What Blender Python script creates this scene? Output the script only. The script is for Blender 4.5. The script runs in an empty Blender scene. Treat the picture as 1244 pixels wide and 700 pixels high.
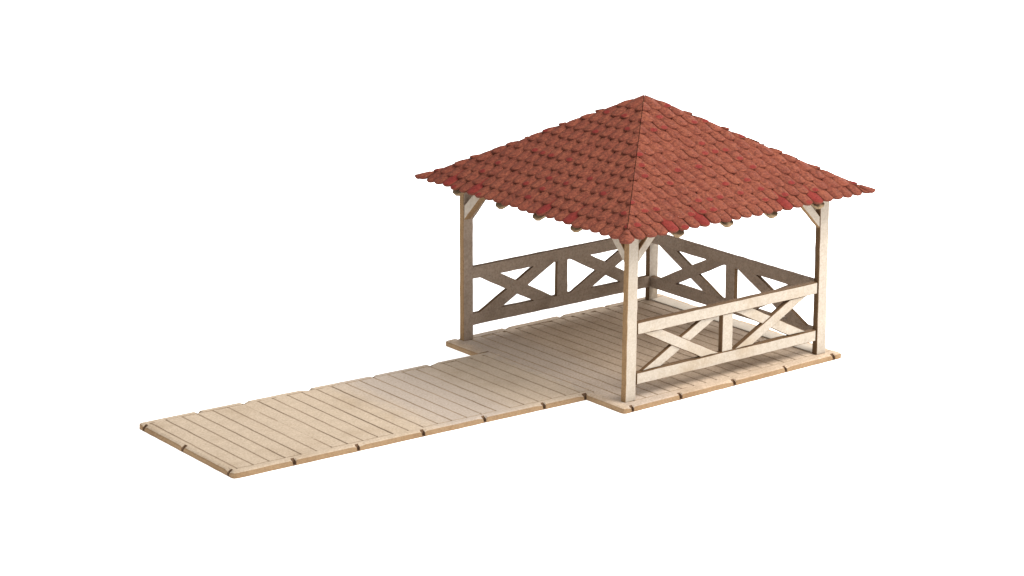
import bpy, bmesh, math, random
from mathutils import Vector, Matrix, noise

random.seed(7)
S = 0.1                      # one unit of the drawing (post to post) is ten centimetres
scn = bpy.context.scene
C = scn.collection

# ------------------------------------------------------------------ materials
def new_mat(name):
    m = bpy.data.materials.new(name); m.use_nodes = True
    nt = m.node_tree; n = nt.nodes; n.clear()
    out = n.new('ShaderNodeOutputMaterial'); b = n.new('ShaderNodeBsdfPrincipled')
    nt.links.new(b.outputs['BSDF'], out.inputs['Surface'])
    return m, nt, b

def nz(nt, scale, detail=4, rough=.6, vec=None, stretch=None):
    t = nt.nodes.new('ShaderNodeTexNoise')
    t.inputs['Scale'].default_value = scale; t.inputs['Detail'].default_value = detail
    t.inputs['Roughness'].default_value = rough
    co = nt.nodes.new('ShaderNodeTexCoord')
    mp = nt.nodes.new('ShaderNodeMapping'); nt.links.new(co.outputs['Object'], mp.inputs['Vector'])
    mp.inputs['Scale'].default_value = tuple(v / S for v in (stretch or (1, 1, 1)))
    nt.links.new(mp.outputs[0], t.inputs['Vector'])
    return t.outputs['Fac'] if 'Fac' in t.outputs else t.outputs[0]

def ramp(nt, fac, stops):
    r = nt.nodes.new('ShaderNodeValToRGB')
    e = r.color_ramp.elements
    while len(e) < len(stops): e.new(.5)
    for x, (p, c) in zip(e, stops): x.position = p; x.color = (c, c, c, 1) if isinstance(c, (int, float)) else (*c, 1)
    nt.links.new(fac, r.inputs[0]); return r.outputs[0]

def mix(nt, fac, a, b, mode='MIX'):
    m = nt.nodes.new('ShaderNodeMix'); m.data_type = 'RGBA'; m.blend_type = mode
    for sock, v in ((m.inputs[0], fac), (m.inputs[6], a), (m.inputs[7], b)):
        if isinstance(v, (int, float)): sock.default_value = v
        elif isinstance(v, tuple): sock.default_value = (*v, 1)
        else: nt.links.new(v, sock)
    return m.outputs[2]

def bump(nt, b, h, strength, dist):
    n = nt.nodes.new('ShaderNodeBump'); n.inputs['Strength'].default_value = strength
    n.inputs['Distance'].default_value = dist * S
    nt.links.new(h, n.inputs['Height']); nt.links.new(n.outputs[0], b.inputs['Normal'])

def board(name, base, dark, stain, stain_amt=.5, grain=.13, grainscale=120, bands=None):
    """grained cardboard / MDF: fine fibre speckle, broad scorch stains"""
    m, nt, b = new_mat(name)
    fine = nz(nt, grainscale, 3, .75)
    mid = nz(nt, 26, 4, .65)
    big = nz(nt, 5.5, 3, .55)
    c = mix(nt, ramp(nt, mid, [(.35, 0.), (.7, 1.)]), base, tuple(x * .88 for x in base))
    c = mix(nt, ramp(nt, big, [(.5, 0.), (.72, stain_amt)]), c, stain)
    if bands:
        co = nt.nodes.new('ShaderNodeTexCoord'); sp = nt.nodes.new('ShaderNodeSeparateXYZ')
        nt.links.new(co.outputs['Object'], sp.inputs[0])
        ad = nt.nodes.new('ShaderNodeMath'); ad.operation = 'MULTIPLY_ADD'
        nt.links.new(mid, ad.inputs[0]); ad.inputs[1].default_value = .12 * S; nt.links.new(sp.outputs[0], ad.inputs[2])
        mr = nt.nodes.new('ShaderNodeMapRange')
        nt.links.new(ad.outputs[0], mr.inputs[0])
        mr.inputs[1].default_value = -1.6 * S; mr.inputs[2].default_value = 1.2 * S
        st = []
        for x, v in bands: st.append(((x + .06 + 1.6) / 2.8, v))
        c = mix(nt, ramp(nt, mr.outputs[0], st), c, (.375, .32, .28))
    c = mix(nt, ramp(nt, fine, [(.36, grain * 2.4), (.56, 0.)]), c, dark)
    c = mix(nt, ramp(nt, fine, [(.58, 0.), (.75, .35)]), c, tuple(min(.8, x * 1.35) for x in base))
    nt.links.new(c, b.inputs['Base Color'])
    b.inputs['Roughness'].default_value = .85
    b.inputs['Specular IOR Level'].default_value = .1
    bump(nt, b, fine, .35, .003)
    return m

M = {}
K = .62
def k(*c): return tuple(x * K for x in c)
M['pale'] = board('pale_card', k(.67, .585, .485), k(.36, .27, .19), k(.50, .38, .25), .6)
M['edge'] = board('laser_cut_edge', k(.40, .25, .125), k(.16, .09, .045), k(.26, .15, .07), .6)
M['slab_edge'] = board('slab_edge', k(.47, .31, .175), k(.22, .13, .07), k(.32, .19, .095), .6)
M['dark_edge'] = board('charred_and_shaded_edge', k(.19, .11, .055), k(.07, .045, .025), k(.14, .08, .04), .6)  # char on the railing cuts; on two posts the dark tone paints shade
M['burn'] = board('scorched_notch', (.16, .095, .055), (.03, .018, .01), (.06, .035, .02), .5)
M['line'] = board('engraved_line', k(.56, .425, .30), k(.2, .12, .07), k(.3, .2, .12), .4)
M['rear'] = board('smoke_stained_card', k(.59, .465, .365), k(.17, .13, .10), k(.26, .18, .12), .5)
M['deck'] = board('deck_board', k(.765, .615, .46), k(.34, .235, .145), k(.53, .395, .265), .5, grain=.15,
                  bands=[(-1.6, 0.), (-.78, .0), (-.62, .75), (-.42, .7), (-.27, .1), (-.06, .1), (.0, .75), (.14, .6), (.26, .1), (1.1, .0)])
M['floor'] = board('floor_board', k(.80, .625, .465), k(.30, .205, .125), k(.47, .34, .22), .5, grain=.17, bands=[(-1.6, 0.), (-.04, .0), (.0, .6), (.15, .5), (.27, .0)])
M['lit_strip'] = board('painted_lit_deck', (.44, .39, .325), k(.5, .4, .3), k(.6, .5, .4), .3)  # paler card colour that paints light onto the deck outside the rail
M['roofboard'] = board('roof_board', k(.42, .30, .18), k(.2, .12, .06), k(.35, .22, .11), .5)

def tile_mat():
    m, nt, b = new_mat('terracotta_tile')
    at = nt.nodes.new('ShaderNodeAttribute'); at.attribute_name = 'tone'      # r: tone, g: red tip, b: whole red
    sp = nt.nodes.new('ShaderNodeSeparateColor'); nt.links.new(at.outputs['Color'], sp.inputs[0])
    uv = nt.nodes.new('ShaderNodeUVMap'); su = nt.nodes.new('ShaderNodeSeparateXYZ'); nt.links.new(uv.outputs[0], su.inputs[0])
    fine = nz(nt, 95, 3, .8); mid = nz(nt, 22, 4, .65)
    c = mix(nt, sp.outputs[0], (.142, .036, .023), (.176, .048, .029))
    c = mix(nt, ramp(nt, mid, [(.4, 0.), (.75, .55)]), c, (.205, .068, .037))
    c = mix(nt, ramp(nt, fine, [(.38, .8), (.52, 0.)]), c, (.075, .022, .015))
    c = mix(nt, ramp(nt, fine, [(.55, 0.), (.72, .5)]), c, (.30, .115, .06))
    # red tip: ellipse round uv (.5,.24) in tile space, ragged by noise
    def mth(op, a, bb=None, cc=None):
        n = nt.nodes.new('ShaderNodeMath'); n.operation = op
        for i, v in enumerate((a, bb, cc)):
            if v is None: continue
            if isinstance(v, (int, float)): n.inputs[i].default_value = v
            else: nt.links.new(v, n.inputs[i])
        return n.outputs[0]
    dx = mth('MULTIPLY', mth('SUBTRACT', su.outputs[0], .5), 2.9)
    dy = mth('MULTIPLY', mth('SUBTRACT', su.outputs[1], .10), 9.0)
    d = mth('ADD', mth('MULTIPLY', dx, dx), mth('MULTIPLY', dy, dy))
    d = mth('ADD', d, mth('MULTIPLY', mth('SUBTRACT', mid, .5), 1.6))
    d = mth('ADD', d, mth('MULTIPLY', mth('SUBTRACT', fine, .5), .9))
    tip = mth('MULTIPLY', mth('SUBTRACT', 1.0, ramp(nt, d, [(.55, 0.), (.95, 1.)])), sp.outputs[1])
    red = mth('MAXIMUM', tip, sp.outputs[2])
    rc = mix(nt, ramp(nt, fine, [(.35, .5), (.6, 0.)]), (.165, .012, .014), (.085, .009, .010))
    c = mix(nt, mth('MULTIPLY', red, .68), c, rc)
    nt.links.new(c, b.inputs['Base Color']); b.inputs['Roughness'].default_value = .8
    b.inputs['Specular IOR Level'].default_value = .08
    h = mth('ADD', mth('MULTIPLY', fine, .5), mid)
    bump(nt, b, h, .5, .006)
    return m
M['tile'] = tile_mat()
M['tile_edge'] = board('scorched_tile_edge', (.145, .040, .025), (.06, .02, .014), (.10, .032, .02), .5)

def ground_mat():
    m, nt, b = new_mat('glowing_white_table')
    b.inputs['Base Color'].default_value = (.88, .88, .88, 1); b.inputs['Roughness'].default_value = .9
    b.inputs['Specular IOR Level'].default_value = .1
    b.inputs['Emission Color'].default_value = (1, 1, 1, 1); b.inputs['Emission Strength'].default_value = GLOW  # emission added to keep the surface shadowless and fill from below
    return m
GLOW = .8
M['ground'] = ground_mat()

# ------------------------------------------------------------------ helpers
def link(name, bm, mats, parent=None, recalc=True, smooth=None):
    if recalc: bmesh.ops.recalc_face_normals(bm, faces=bm.faces)
    me = bpy.data.meshes.new(name); bm.to_mesh(me); bm.free()
    for m in mats: me.materials.append(M[m])
    if smooth is not None:
        for p in me.polygons: p.use_smooth = smooth
    o = bpy.data.objects.new(name, me); C.objects.link(o)
    if parent: o.parent = parent
    me.transform(Matrix.Scale(S, 4))
    return o

def empty(name, label, cat):
    o = bpy.data.objects.new(name, None); C.objects.link(o)
    o.empty_display_size = .01; o['label'] = label; o['category'] = cat
    return o

def plate(bm, poly, d0, d1, axis, front='f', cham=.0022, rcham=.0016, wob=.0012, seed=0):
    """poly: (a, z) outline in the frame plane; axis 'y': plane xz, depth along y from d0 (outer) to d1.
    material slots: 0 outer face, 1 cut edge, 2 inner face"""
    # subdivide the outline so that the cut edge wanders a little
    pts = []
    n = len(poly)
    for i in range(n):
        a, b = Vector(poly[i]), Vector(poly[(i + 1) % n])
        L = (b - a).length; kk = max(1, int(L / .035))
        for j in range(kk):
            p = a.lerp(b, j / kk)
            q = p + Vector((noise.noise(Vector((p.x * 21 + seed, p.y * 21, seed))), noise.noise(Vector((p.x * 21, p.y * 21 + 9, seed + 5))))) * wob * 1.6
            pts.append(q)
    # inset outline for the worn edge
    n = len(pts)
    area = sum(pts[i].x * pts[(i + 1) % n].y - pts[(i + 1) % n].x * pts[i].y for i in range(n))
    sg = 1 if area > 0 else -1
    def inset(dd):
        o = []
        for i in range(n):
            p0, p1, p2 = pts[i - 1], pts[i], pts[(i + 1) % n]
            e1 = (p1 - p0).normalized(); e2 = (p2 - p1).normalized()
            n1 = Vector((-e1.y, e1.x)) * sg; n2 = Vector((-e2.y, e2.x)) * sg
            bis = (n1 + n2); l = bis.length
            if l < 1e-6: bis = n1
            else: bis = bis / l
            o.append(p1 + bis * dd / max(.5, bis.dot(n1)))
        return o
    def mk(p, d): return bm.verts.new((p.x, d, p.y) if axis == 'y' else (d, p.x, p.y))
    s = 1 if d1 > d0 else -1
    ins = inset(cham)
    A = [mk(p, d0) for p in ins]; B = [mk(p, d0 + s * cham) for p in pts]
    D = [mk(p, d1 - s * rcham * .8) for p in pts]; insr = inset(rcham); E = [mk(p, d1) for p in insr]
    f = bm.faces.new(A); f.material_index = 0
    f = bm.faces.new(E); f.material_index = 2
    for U, V in ((A, B), (B, D), (D, E)):
        for i in range(n):
            f = bm.faces.new((U[i], U[(i + 1) % n], V[(i + 1) % n], V[i])); f.material_index = 1

def bar(x0, z0, x1, z1):
    return [(x0, z0), (x1, z0), (x1, z1), (x0, z1)]

# ------------------------------------------------------------------ slabs with engraved planks
def slab(name, P, thick, ulist, vlist, zf, uvlim=None, parent=None, mats=('deck', 'slab_edge', 'burn', 'line'), classify=None):
    """P(u,v) -> (x,y); zf(u,v) -> (z, kind)"""
    bm = bmesh.new()
    rp = random.Random(len(ulist))
    nu, nv = len(ulist), len(vlist)
    g = []
    for u in ulist:
        row = []
        for v in vlist:
            z, kd = zf(u, v); x, y = P(u, v)
            z += .0007 * noise.noise(Vector((x * 9, y * 9, 3)))
            x += .0016 * noise.noise(Vector((x * 24, y * 24, 8))); y += .0022 * noise.noise(Vector((x * 24, y * 24, 15)))
            row.append((bm.verts.new((x, y, z)), kd))
        g.append(row)
    for i in range(nu - 1):
        for j in range(nv - 1):
            q = (g[i][j], g[i + 1][j], g[i + 1][j + 1], g[i][j + 1])
            f = bm.faces.new([a[0] for a in q])
            ks = [a[1] for a in q]
            if i in (0, nu - 2) or j in (0, nv - 2): ks = [1 if x_ == 0 else x_ for x_ in ks]
            f.material_index = 2 if ks.count(2) >= 1 else (3 if ks.count(3) >= 1 else (1 if ks.count(1) == 4 else 0))
    ring = [g[i][0] for i in range(nu)] + [g[nu - 1][j] for j in range(1, nv)] + [g[i][nv - 1] for i in range(nu - 2, -1, -1)] + [g[0][j] for j in range(nv - 2, 0, -1)]
    low = []
    for v, kd in ring:
        # the foot of the cut slopes in a little
        low.append(bm.verts.new((v.co.x, v.co.y, -thick)))
    m = len(ring)
    for i in range(m):
        a, b = ring[i], ring[(i + 1) % m]
        f = bm.faces.new((a[0], b[0], low[(i + 1) % m], low[i])); f.material_index = 2 if 2 in (a[1], b[1]) else 1
    f = bm.faces.new(low); f.material_index = 1
    o = link(name, bm, mats, parent)
    return o

def breaks(lo, hi, special, fine, step):
    s = {round(lo, 5), round(hi, 5)}
    for d in fine: s.add(round(lo + d, 5)); s.add(round(hi - d, 5))
    for c, w in special:
        for q in w: 
            if lo < c + q < hi: s.add(round(c + q, 5))
    x = lo
    while x < hi: s.add(round(x, 5)); x += step
    out = []
    for x in sorted(s):
        if not out or x - out[-1] > .0009: out.append(x)
    return out

EDGE = ((0, -.0080), (.003, -.0042), (.008, -.0014), (.016, 0.))
def edge_z(d):
    for (a, za), (b, zb) in zip(EDGE, EDGE[1:]):
        if d <= b: return za + (zb - za) * (d - a) / (b - a)
    return 0.

H = .0224
GW = (-.0040, -.0014, .0014, .0040)
NW = (-.0058, -.0036, .0036, .0058)
def slab_z(gro, jv0, jv1, un0, un1, vn0, vn1, u0, u1, v0, v1, ju0, ju1, nd=.012, seed=0, flush=False):
    """gro: groove centres in u; jv0/jv1: rails of the border; un0: notches (u) on the v0 side ..."""
    rnd = random.Random(seed)
    strength = {c: rnd.uniform(.45, 1.) for c in gro}
    def zf(u, v):
        d = min(u - u0, (u1 - u) if not flush else 9, v - v0, v1 - v)
        z = edge_z(max(0, d)); kd = 0
        for lst, near in ((un0, v - v0), (un1, (v1 - v) * .5)):
            for c in lst:
                if abs(u - c) < .0045 and near < nd: return (-H + .003, 2)
                if abs(u - c) < .0078 and near < nd + .004: z = min(z, edge_z(max(0, min(near, 9))) - .0042)
        for lst, near in ((vn0, u - u0), (vn1, u1 - u)):
            for c in lst:
                if abs(v - c) < .0045 and near < nd: return (-H + .003, 2)
                if abs(v - c) < .0078 and near < nd + .004: z = min(z, edge_z(max(0, min(near, 9))) - .0042)
        for c in gro:
            if jv0 - .001 <= v <= jv1 + .001 and abs(u - c) < .0022:
                st = strength[c] * (.55 + .6 * noise.noise(Vector((c * 31, v * 5, seed))) + .3)
                if v - jv0 < .006 or jv1 - v < .006: st = 1.3
                return (min(z, -.0032 * max(.25, st)), 3 if st > .32 else 0)
        for c in gro:
            if 0 <= jv1 - v < .006 and abs(u - c) < .0040: return (min(z, -.004), 3)
        for c in (jv0, jv1):
            if abs(v - c) < .0014 and ju0 < u < ju1:
                st = noise.noise(Vector((u * 3.3, c * 7, seed + 2)))
                if st > -.12: return (min(z, -.0022), 3)
        return (z, kd)
    return zf

# walkway: u runs from the free end (0) to the pavilion, v from the near long edge to the far one
A0 = Vector((-1.5385, .2237)); A1 = Vector((-.0145, .1625)); B0 = Vector((-1.517, .889)); B1 = Vector((-.0085, .8145))
WL, WW = 1.52, .665
def Pw(u, v):
    a, b = u / WL, v / WW
    p = A0.lerp(A1, a).lerp(B0.lerp(B1, a), b)
    # rounded corners at the free end
    r = .015
    du, dv = max(0, r - u), max(0, r - min(v, WW - v))
    if du > 0 and dv > 0:
        k_ = (du * dv) / (r * r) * .32
        p += (Vector((1, 0)) * k_ * r) + Vector((0, 1 if v < WW / 2 else -1)) * k_ * r
    return p.x, p.y
gw = [.033 + i * .0627 for i in range(24)]
gw = [x + random.uniform(-.0015, .0015) for x in gw if x < WL - .03]
un0 = [.238, .495, .765, 1.03, 1.29, 1.476, 1.4835]
un1 = [.238, .43, .705, .98, 1.245]
vn0 = [.036, .345, .622]
ul = breaks(0, WL, [(c, GW) for c in gw] + [(c, (-.0075, -.0042, 0, .0042, .0075)) for c in un0 + un1], (.003, .008, .016), .05)
vl = breaks(0, WW, [(c, (-.0075, -.0042, 0, .0042, .0075)) for c in vn0] + [(WW - .023, (-.001, .001))] + [(.034, (-.0026, -.0008, .0008, .0026)), (WW - .034, (-.0026, -.0008, .0008, .0026)), (.04, (0,)), (WW - .04, (0,))], (.003, .008, .0115, .016), .03)
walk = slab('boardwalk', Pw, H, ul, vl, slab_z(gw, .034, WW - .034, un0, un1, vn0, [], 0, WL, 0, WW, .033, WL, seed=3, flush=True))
walk['label'] = 'long flat plank boardwalk of pale tan wood leading up to the pavilion deck'
walk['category'] = 'boardwalk'

# ------------------------------------------------------------------ pavilion
pav = empty('pavilion', 'open wooden pavilion with red tiled hipped roof and X braced railings', 'pavilion')

# deck
DA, DB, DC, DD = Vector((-.0535, -.0480)), Vector((1.066, -.0330)), Vector((1.066, 1.040)), Vector((-.0515, 1.036))
DL, DW = 1.12, 1.085
V0, V1 = (.1625 + .050) / DW * 1., 0
va, vb = .2128, .8640          # the opening the boardwalk slots into
def Pd(u, v):
    a, b = u / DL, v / DW
    p = DA.lerp(DB, a).lerp(DD.lerp(DC, a), b)
    if va <= v <= vb:           # notch for the boardwalk tab
        x0 = -.0130 + .006 * (v - va) / (vb - va)
        if p.x < x0 + .02: p.x = x0 + (p.x + .0535) * .02 / (.0535 + x0 + .02)
    r = .012
    du, dv = max(0, r - min(u, DL - u)), max(0, r - min(v, DW - v))
    if du > 0 and dv > 0:
        k_ = (du * dv) / (r * r) * .32
        p += Vector((1 if u < DL / 2 else -1, 0)) * k_ * r + Vector((0, 1 if v < DW / 2 else -1)) * k_ * r
    return p.x, p.y
gd = [.088 + i * .0585 for i in range(17)]
gd = [x + random.uniform(-.0015, .0015) for x in gd]
dn0 = [.043, .277, .549, .815, 1.071]
dn1 = [.055, .292, .576, .813, 1.05]
vnr = [.06, .33, .60, .87]
ul = breaks(0, DL, [(c, GW) for c in gd] + [(c, (-.0075, -.0042, 0, .0042, .0075)) for c in dn0 + dn1] + [(1.085, (-.0026, -.0008, .0008, .0026))], (.003, .008, .0115, .016), .05)
vl = breaks(0, DW, [(c, (-.0075, -.0042, 0, .0042, .0075)) for c in vnr] + [(DW - .023, (-.001, .001))] + [(va, (-.0005, .0005)), (vb, (-.0005, .0005)), (.046, (-.0026, -.0008, .0008, .0026)), (DW - .046, (-.0026, -.0008, .0008, .0026))], (.003, .008, .0115, .016), .03)
zd_ = slab_z(gd, .046, DW - .046, dn0, dn1, [], vnr, 0, DL, 0, DW, .06, 1.09, seed=11)
def zd(u, v):
    if va - .0012 < v < vb + .0012 and u < .03: return (0 if u > .004 else -.002, 0)
    return zd_(u, v)
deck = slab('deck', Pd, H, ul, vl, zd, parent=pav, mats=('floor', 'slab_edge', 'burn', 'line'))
deck['label'] = 'square plank deck with notched edges under the roof'

# posts and railing frames (two frames run along x, one along y)
W, T = .0477, .0253
ZT = .70
def post(x0, y0, y1, inner, nm='post', lean=(0, 0)):
    bm = bmesh.new()
    poly = [(x0 + lean[0], -.001), (x0 + W + lean[1], -.001), (x0 + W, ZT), (x0, ZT)]
    plate(bm, poly, y0, y1, 'y', seed=x0 * 7 + y0 * 3)
    return link(nm, bm, ['pale', inner, 'rear'], pav)
# front frame: outer face looks to -y.  back frame: outer face looks to +y, its stained inner face to -y
p1 = post(0., 0., T, 'edge', lean=(-.007, -.005))
p2 = post(1 - W, .0015, T + .0015, 'dark_edge', lean=(.006, .006))  # dark edge paints the shade on its inward side
bm = bmesh.new(); plate(bm, [(0, -.001), (W, -.001), (W, ZT), (0, ZT)], 1.0045, .979, 'y', seed=4)
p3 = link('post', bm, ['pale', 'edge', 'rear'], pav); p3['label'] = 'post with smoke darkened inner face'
bm = bmesh.new(); plate(bm, [(1 - W + .003, -.001), (1.003, -.001), (1.003, ZT), (1 - W + .003, ZT)], 1.0045, .979, 'y', seed=9)
link('post', bm, ['pale', 'dark_edge', 'pale'], pav)  # edge darkened to paint shade here as well

Z1, Z2, Z3, Z4 = .0566, .1007, .2455, .2903
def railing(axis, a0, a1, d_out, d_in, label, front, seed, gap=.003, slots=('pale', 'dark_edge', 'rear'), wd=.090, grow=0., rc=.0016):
    """two rails, a middle stile and two X braces between the posts; d_out is the proud outer face"""
    r = bpy.data.objects.new('railing', None); C.objects.link(r); r.parent = pav; r['label'] = label
    s = 1 if d_in > d_out else -1
    slots = list(slots)
    rnd = random.Random(seed)
    def P(nm, poly, rec, rear=0):
        bm = bmesh.new(); plate(bm, poly, d_out + s * rec, d_in - s * rear, axis, seed=seed + rnd.random() * 9, wob=.0011, rcham=rc)
        return link(nm, bm, slots, r)
    P('top_rail', bar(a0 + gap, Z3 - grow, a1 - .001, Z4 + grow * .5), .001)
    P('bottom_rail', bar(a0 + gap, Z1 - grow * .5, a1 - .001, Z2 + grow), .0015)
    mid = (a0 + a1) / 2 - .004
    ov = .004
    P('stile', bar(mid - .0265, Z2 - ov + .004, mid + .0265, Z3 + ov - .004), .0055, .0002 if rc < .001 else .0004)
    for kx, (l, rr) in enumerate(((a0 + .034, mid - .0395), (mid + .0385, a1 - .046))):
        zb, zt = Z2 + .0005, Z3 - .0005
        fall = [(rr - wd, zb), (rr, zb), (l + wd, zt), (l, zt)]
        # strip that runs behind is cut in two pieces by the one in front
        rise = [(l, zb), (l + wd, zb), (rr, zt), (rr - wd, zt)]
        if kx == front: fall, rise = rise, fall
        # 'fall' now names the one in front
        P('cross_brace', fall, .0065, .0004 if rc < .001 else .0006)
        P('cross_brace', rise, .0105, .0006 if rc < .001 else .001)
    return r
railing('y', W - .001, 1 - W + .001, .002, .029, 'pale front railing facing the viewer', 1, 1)
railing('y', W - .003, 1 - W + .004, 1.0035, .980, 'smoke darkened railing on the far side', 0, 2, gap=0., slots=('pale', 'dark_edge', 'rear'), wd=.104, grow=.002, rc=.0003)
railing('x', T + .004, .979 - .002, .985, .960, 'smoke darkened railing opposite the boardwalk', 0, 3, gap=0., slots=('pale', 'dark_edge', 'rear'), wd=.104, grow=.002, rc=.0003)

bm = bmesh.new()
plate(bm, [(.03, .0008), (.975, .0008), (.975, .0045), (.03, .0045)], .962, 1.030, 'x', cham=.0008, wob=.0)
link('painted_lit_strip', bm, ['lit_strip', 'lit_strip', 'lit_strip'], pav)  # added thin strip, its pale colour stands in for lit deck

# corner braces and wall plates
def brace(axis, a, sgn, d0, d1, z=.514, slots=('pale', 'edge', 'rear'), wd=.046, run=.13):
    bm = bmesh.new()
    poly = [(a, z), (a + sgn * run, z + run * 1.04), (a + sgn * (run - .045), z + run * 1.04 + .002), (a, z + wd)]
    plate(bm, poly, d0, d1, axis, seed=a * 9 + z)
    link('corner_brace', bm, list(slots), pav)
brace('y', W - .001, 1, .003, T - .002)
brace('y', 1 - W + .001, -1, .003, T - .002, z=.503)
brace('y', W - .001, 1, 1.001, .982, z=.478)
brace('y', 1 - W + .004, -1, 1.001, .982)
brace('x', T + .001, 1, .003, .022)
brace('x', .978, -1, .003, .036, z=.486, wd=.058)
brace('x', T + .001, 1, .995, .975)
brace('x', .978, -1, .995, .975)
def beam(axis, a0, a1, d0, d1):
    bm = bmesh.new(); plate(bm, bar(a0, .655, a1, .697), d0, d1, axis, seed=a0 + d0)
    link('wall_plate', bm, ['pale', 'edge', 'rear'], pav)
beam('y', W, 1 - W, .002, T); beam('y', W, 1 - W, 1.0035, .980)
beam('x', T + .001, .978, .002, .024); beam('x', T + .001, .978, .985, .960)

# ------------------------------------------------------------------ roof
roof = bpy.data.objects.new('roof', None); C.objects.link(roof); roof.parent = pav
roof['label'] = 'low pyramid roof covered in red scalloped tiles'
OV, HE, HA = .1156, .6385, .9880
CX, CY = .5, .5045
RX, RY = .5 + OV, .5045 + OV
# roof board: a pyramid shell with thickness
bm = bmesh.new()
def ring_(rx, ry, z): return [bm.verts.new((CX + a * rx, CY + b * ry, z)) for a, b in ((-1, -1), (1, -1), (1, 1), (-1, 1))]
slope = (HA - HE) / RX
th = .012
r1 = ring_(RX - .046, RY - .046, HE + .046 * slope - .0035); ap = bm.verts.new((CX, CY, HA - .0035))
r2 = ring_(RX - .046, RY - .046, HE + .046 * slope - .0035 - th); ap2 = bm.verts.new((CX, CY, HA - .0035 - th))
for i in range(4):
    j = (i + 1) % 4
    bm.faces.new((r1[i], r1[j], ap)); bm.faces.new((r2[j], r2[i], ap2)); bm.faces.new((r1[i], r2[i], r2[j], r1[j]))
link('roof_board', bm, ['roofboard'], roof)

# rafters whose feet peep out under the tiles
def rafter(side, c, foot=.0, wd=.062):
    bm = bmesh.new()
    ins = .010
    secs = []
    for q, hw, dz in ((ins, wd * .22, .008), (ins + .010, wd * .42, .014), (ins + .03, wd * .5, .017), (min(.46, .5 - abs(c - .5) + OV - wd * .5 - .03), wd * .5, .020)):
        z = HE + q * slope - .021
        row = []
        for a, zz in ((-hw, z), (hw, z), (hw * .62, z - dz + .006 + foot), (-hw * .62, z - dz + foot)):
            if side == 0: p = (CX + c - .5 + a, CY - RY + q, zz)
            elif side == 1: p = (CX + RX - q, c + a, zz)
            elif side == 2: p = (CX + c - .5 + a, CY + RY - q, zz)
            else: p = (CX - RX + q, c + a, zz)
            row.append(bm.verts.new(p))
        secs.append(row)
    for s0, s1 in zip(secs, secs[1:]):
        for i in range(4): bm.faces.new((s0[i], s0[(i + 1) % 4], s1[(i + 1) % 4], s1[i]))
    bm.faces.new(secs[0]); bm.faces.new(secs[-1][::-1])
    link('rafter', bm, ['roofboard'], roof)
for c in (.153, .391, .612, .85): rafter(0, c)
for c in (.893, .628, .407, .189): rafter(3, c)
for c in (.15, .39, .62, .85): rafter(1, c); rafter(2, c)

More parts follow.
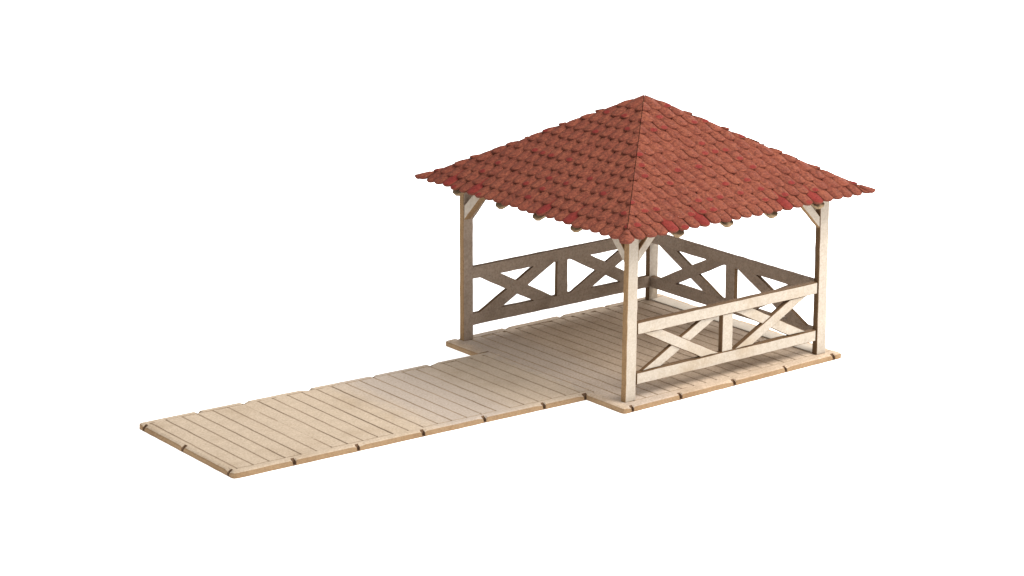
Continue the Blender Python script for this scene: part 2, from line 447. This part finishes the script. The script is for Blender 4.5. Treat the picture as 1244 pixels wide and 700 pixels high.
NT, NR = 24, 13
def tile_slope(side, reds, label, seed):
    rnd = random.Random(seed)
    half = RX if side in (0, 2) else RY
    run = RY if side in (0, 2) else RX
    SL = math.hypot(run, HA - HE)
    pitch = 2 * half / NT; expo = SL / 12.6
    # local frame: a along the eave (left to right seen from outside), s up the slope, n outwards
    if side == 0: ea, ein, org = Vector((1, 0, 0)), Vector((0, 1, 0)), Vector((CX, CY - RY, HE))
    elif side == 1: ea, ein, org = Vector((0, 1, 0)), Vector((-1, 0, 0)), Vector((CX + RX, CY, HE))
    elif side == 2: ea, ein, org = Vector((-1, 0, 0)), Vector((0, -1, 0)), Vector((CX, CY + RY, HE))
    else: ea, ein, org = Vector((0, -1, 0)), Vector((1, 0, 0)), Vector((CX - RX, CY, HE))
    es = (ein * run + Vector((0, 0, HA - HE))).normalized(); en = ea.cross(es).normalized()
    bm = bmesh.new(); uvl = bm.loops.layers.uv.new('UVMap'); col = bm.loops.layers.float_color.new('tone')
    for r in range(NR - 1):
        s0 = r * expo
        lim = half * (1 - s0 / SL)
        i0 = -NT // 2 - 1; i1 = NT // 2 + 1
        for i in range(i0, i1 + 1):
            ac = (i + (.5 if r % 2 == 0 else 0)) * pitch
            if abs(ac) > lim + pitch * .75: continue
            ac += rnd.uniform(-.0016, .0016); ss = s0 + rnd.uniform(-.0030, .0030)
            hw = pitch * .5 * rnd.uniform(.94, 1.0); L = expo * 1.95; tl = .024 * rnd.uniform(.85, 1.15)
            hgt = .0112 * rnd.uniform(.85, 1.2); low = .002; tilt = rnd.uniform(-.0016, .0016)
            whole = 0.; tipr = 1. if rnd.random() < .22 else 0.
            if r == 0 and any(abs(ac - q) < pitch * .5 for q in reds): whole = 1.
            tone = rnd.random()
            # outline tip-first, left side up: list of (x,y)
            arc = []
            for t_ in range(0, 9):
                th_ = math.pi * t_ / 8
                arc.append((-math.cos(th_) * hw, tl - (math.sin(th_) ** .8) * tl))
            outl = [(-hw, L), (-hw * 1.0, L * .55)] + arc + [(hw, L * .55), (hw, L)]
            sk = rnd.uniform(-.03, .03)
            def put(x, y, up, inset=0.):
                y_ = max(0, y)
                base = hgt + (low - hgt) * (y_ / L)
                crown = -.0030 * (x / hw) ** 2 + tilt * x / hw
                P_ = org + ea * (ac + x + sk * y) + es * (ss + y) + en * (base + crown + up)
                return P_
            cx_, cy_ = 0, L * .5
            def shrink(p, d):
                x, y = p
                nx = x - math.copysign(min(abs(x), d), x) if abs(x) > 1e-6 else 0
                ny = y + d if y < L * .4 else y
                return nx, ny
            top = [(shrink(p, .0034), 0.) for p in outl]
            rim = [(shrink(p, .0012), -.0016) for p in outl]
            out = [(p, -.0036) for p in outl]
            botm = [(shrink(p, .001), -.0105) for p in outl]
            rings = []
            for rg in (top, rim, out, botm):
                rings.append([(bm.verts.new(put(x, y, up)), (x / hw * .5 + .5, y / L)) for (x, y), up in rg])
            spine = [(bm.verts.new(put(0, y, .0006)), (.5, y / L)) for y in (L, L * .55, .026, .013)]
            n = len(outl)
            def face(vs, mi):
                try: f = bm.faces.new([v[0] for v in vs])
                except ValueError: return
                f.material_index = mi; f.smooth = (mi == 0)
                for lp, v in zip(f.loops, vs):
                    lp[uvl].uv = v[1]; lp[col] = (tone, tipr, whole, 1)
            tp = rings[0]
            face((tp[0], tp[1], spine[1], spine[0]), 0); face((tp[1], tp[2], spine[2], spine[1]), 0)
            face((tp[n - 1], spine[0], spine[1], tp[n - 2]), 0); face((tp[n - 2], spine[1], spine[2], tp[n - 3]), 0)
            face((tp[2], tp[3], spine[3], spine[2]), 0); face((tp[n - 3], spine[2], spine[3], tp[n - 4]), 0)
            for q in range(3, n - 4): face((tp[q], tp[q + 1], spine[3]), 0)
            for a_, b_ in ((0, 1), (1, 2), (2, 3)):
                U, V = rings[a_], rings[b_]
                for q in range(n - 1):
                    face((U[q], V[q], V[q + 1], U[q + 1]), 0 if a_ < 1 else 1)
    # cut along both hips (vertical planes through the apex)
    for sg in (-1, 1):
        c1 = org + ea * sg * half
        dirh = (Vector((CX, CY, HA)) - c1)
        nrm = dirh.cross(Vector((0, 0, 1))).normalized()
        if nrm.dot(org + es * .01 - c1) > 0: nrm = -nrm
        nv_ = nrm
        geom = bm.verts[:] + bm.edges[:] + bm.faces[:]
        bmesh.ops.bisect_plane(bm, geom=geom, plane_co=c1 + nv_ * (-.0012), plane_no=nv_, clear_outer=True)
    bmesh.ops.recalc_face_normals(bm, faces=[])
    o = link('tile_slope', bm, ['tile', 'tile_edge'], roof, recalc=False)
    o['label'] = label
    return o
f0 = lambda x: x - .5
tile_slope(0, [f0(.112), f0(.262), f0(.676), f0(.822)], 'slope of red tiles facing the viewer on the right', 21)
tile_slope(1, [], 'slope of red tiles at the back right', 22)
tile_slope(2, [], 'slope of red tiles at the back left', 23)
tile_slope(3, [-(y - CY) for y in (.925, .80, .372, .243)], 'slope of red tiles above the boardwalk side', 24)

# hip tiles at the corners (a small tile lies over each end of the hips)
def corner_tile(ax, ay, s0, scale):
    bm = bmesh.new(); uvl = bm.loops.layers.uv.new('UVMap'); col = bm.loops.layers.float_color.new('tone')
    cor = Vector((CX + ax * RX, CY + ay * RY, HE)); up = (Vector((CX, CY, HA)) - cor).normalized()
    side = Vector((0, 0, 1)).cross(up).normalized(); nn = up.cross(side).normalized()
    hw, L = .024 * scale, .062 * scale
    pts = [(-hw * .55, L), (-hw, L * .55)] + [(-math.cos(math.pi * t_ / 8) * hw, (.024) * scale * (1 - math.sin(math.pi * t_ / 8) ** .8)) for t_ in range(9)] + [(hw, L * .55), (hw * .55, L)]
    lay = []
    for d, u in ((.003, .0), (.001, -.0018), (0, -.004), (.001, -.012)):
        row = []
        for x, y in pts:
            x2 = x - math.copysign(d, x) if abs(x) > d else 0
            p = cor + up * (s0 + y + (d if y < L * .5 else 0)) + side * x2 + nn * (.017 - .007 * y / L + u - .005 * (x / hw) ** 2)
            row.append((bm.verts.new(p), (x / hw * .5 + .5, y / L)))
        lay.append(row)
    def face(vs, mi):
        f = bm.faces.new([v[0] for v in vs]); f.material_index = mi; f.smooth = mi == 0
        for lp, v in zip(f.loops, vs): lp[uvl].uv = v[1]; lp[col] = (.6, 0, 0, 1)
    c = (bm.verts.new(cor + up * (s0 + L * .5) + nn * (.0145)), (.5, .5))
    n = len(pts)
    for q in range(n): face((lay[0][q], lay[0][(q + 1) % n], c), 0)
    for a_ in range(3):
        for q in range(n): face((lay[a_][q], lay[a_ + 1][q], lay[a_ + 1][(q + 1) % n], lay[a_][(q + 1) % n]), 0 if a_ == 0 else 1)
    link('hip_tile', bm, ['tile', 'tile_edge'], roof)
for ax, ay in ((-1, -1), (1, -1), (-1, 1), (1, 1)):
    corner_tile(ax, ay, -.012 if ax == ay else -.002, 1.0)
corner_tile(-1, -1, .036, .55)

# ------------------------------------------------------------------ table
bm = bmesh.new()
for x, y in ((-150, -150), (150, -150), (150, 150), (-150, 150)): bm.verts.new((x, y, -H - .0006))
bm.faces.new(bm.verts)
g = link('ground', bm, ['ground']); g['kind'] = 'structure'
g['label'] = 'plain white studio surface with added glow'

# ------------------------------------------------------------------ camera
f_, az, el, roll, tx, ty, D = 3272.97, -38.1932, 15.5779, .1534, -.4171, .1248, 9.6848
az, el, roll = map(math.radians, (az, el, roll))
fw = Vector((-math.cos(el) * math.sin(az), math.cos(el) * math.cos(az), -math.sin(el)))
rt = fw.cross(Vector((0, 0, 1))).normalized(); upv = rt.cross(fw)
r2 = rt * math.cos(roll) + upv * math.sin(roll); u2 = -rt * math.sin(roll) + upv * math.cos(roll)
cpos = Vector((0, 0, .3)) - fw * D + rt * tx + upv * ty
cam = bpy.data.cameras.new('camera'); co = bpy.data.objects.new('camera', cam); C.objects.link(co)
cam.lens = f_ / 1244 * 36; cam.sensor_width = 36; cam.clip_start = .01; cam.clip_end = 200
co.matrix_world = Matrix.Translation(cpos * S) @ Matrix((r2, u2, -fw)).transposed().to_4x4()
scn.camera = co

# ------------------------------------------------------------------ light
def softbox(name, loc, target, size, power, color=(1, 1, 1)):
    l = bpy.data.lights.new(name, 'AREA'); l.shape = 'SQUARE'; l.size = size * S; l.energy = power; l.color = color
    o = bpy.data.objects.new(name, l); C.objects.link(o)
    o.location = Vector(loc) * S
    o.rotation_euler = (Vector(target) * S - Vector(loc) * S).to_track_quat('-Z', 'Y').to_euler()
    return o
softbox('overhead_softbox', (1.9, -2.5, 4.3), (.2, .5, 0), 2.8, 4.3, (1, .97, .93))
softbox('side_softbox', (4.4, 2.4, 1.5), (.8, .6, .1), 2.4, 2.0, (1, .98, .96))
w = bpy.data.worlds.new('World'); scn.world = w; w.use_nodes = True
bg = w.node_tree.nodes['Background']; bg.inputs[0].default_value = (1, 1, 1, 1); bg.inputs[1].default_value = .9

scn.view_settings.view_transform = 'Standard'; scn.view_settings.look = 'None'
scn.view_settings.exposure = 0; scn.view_settings.gamma = 1
scn.render.resolution_x = 1024; scn.render.resolution_y = 576
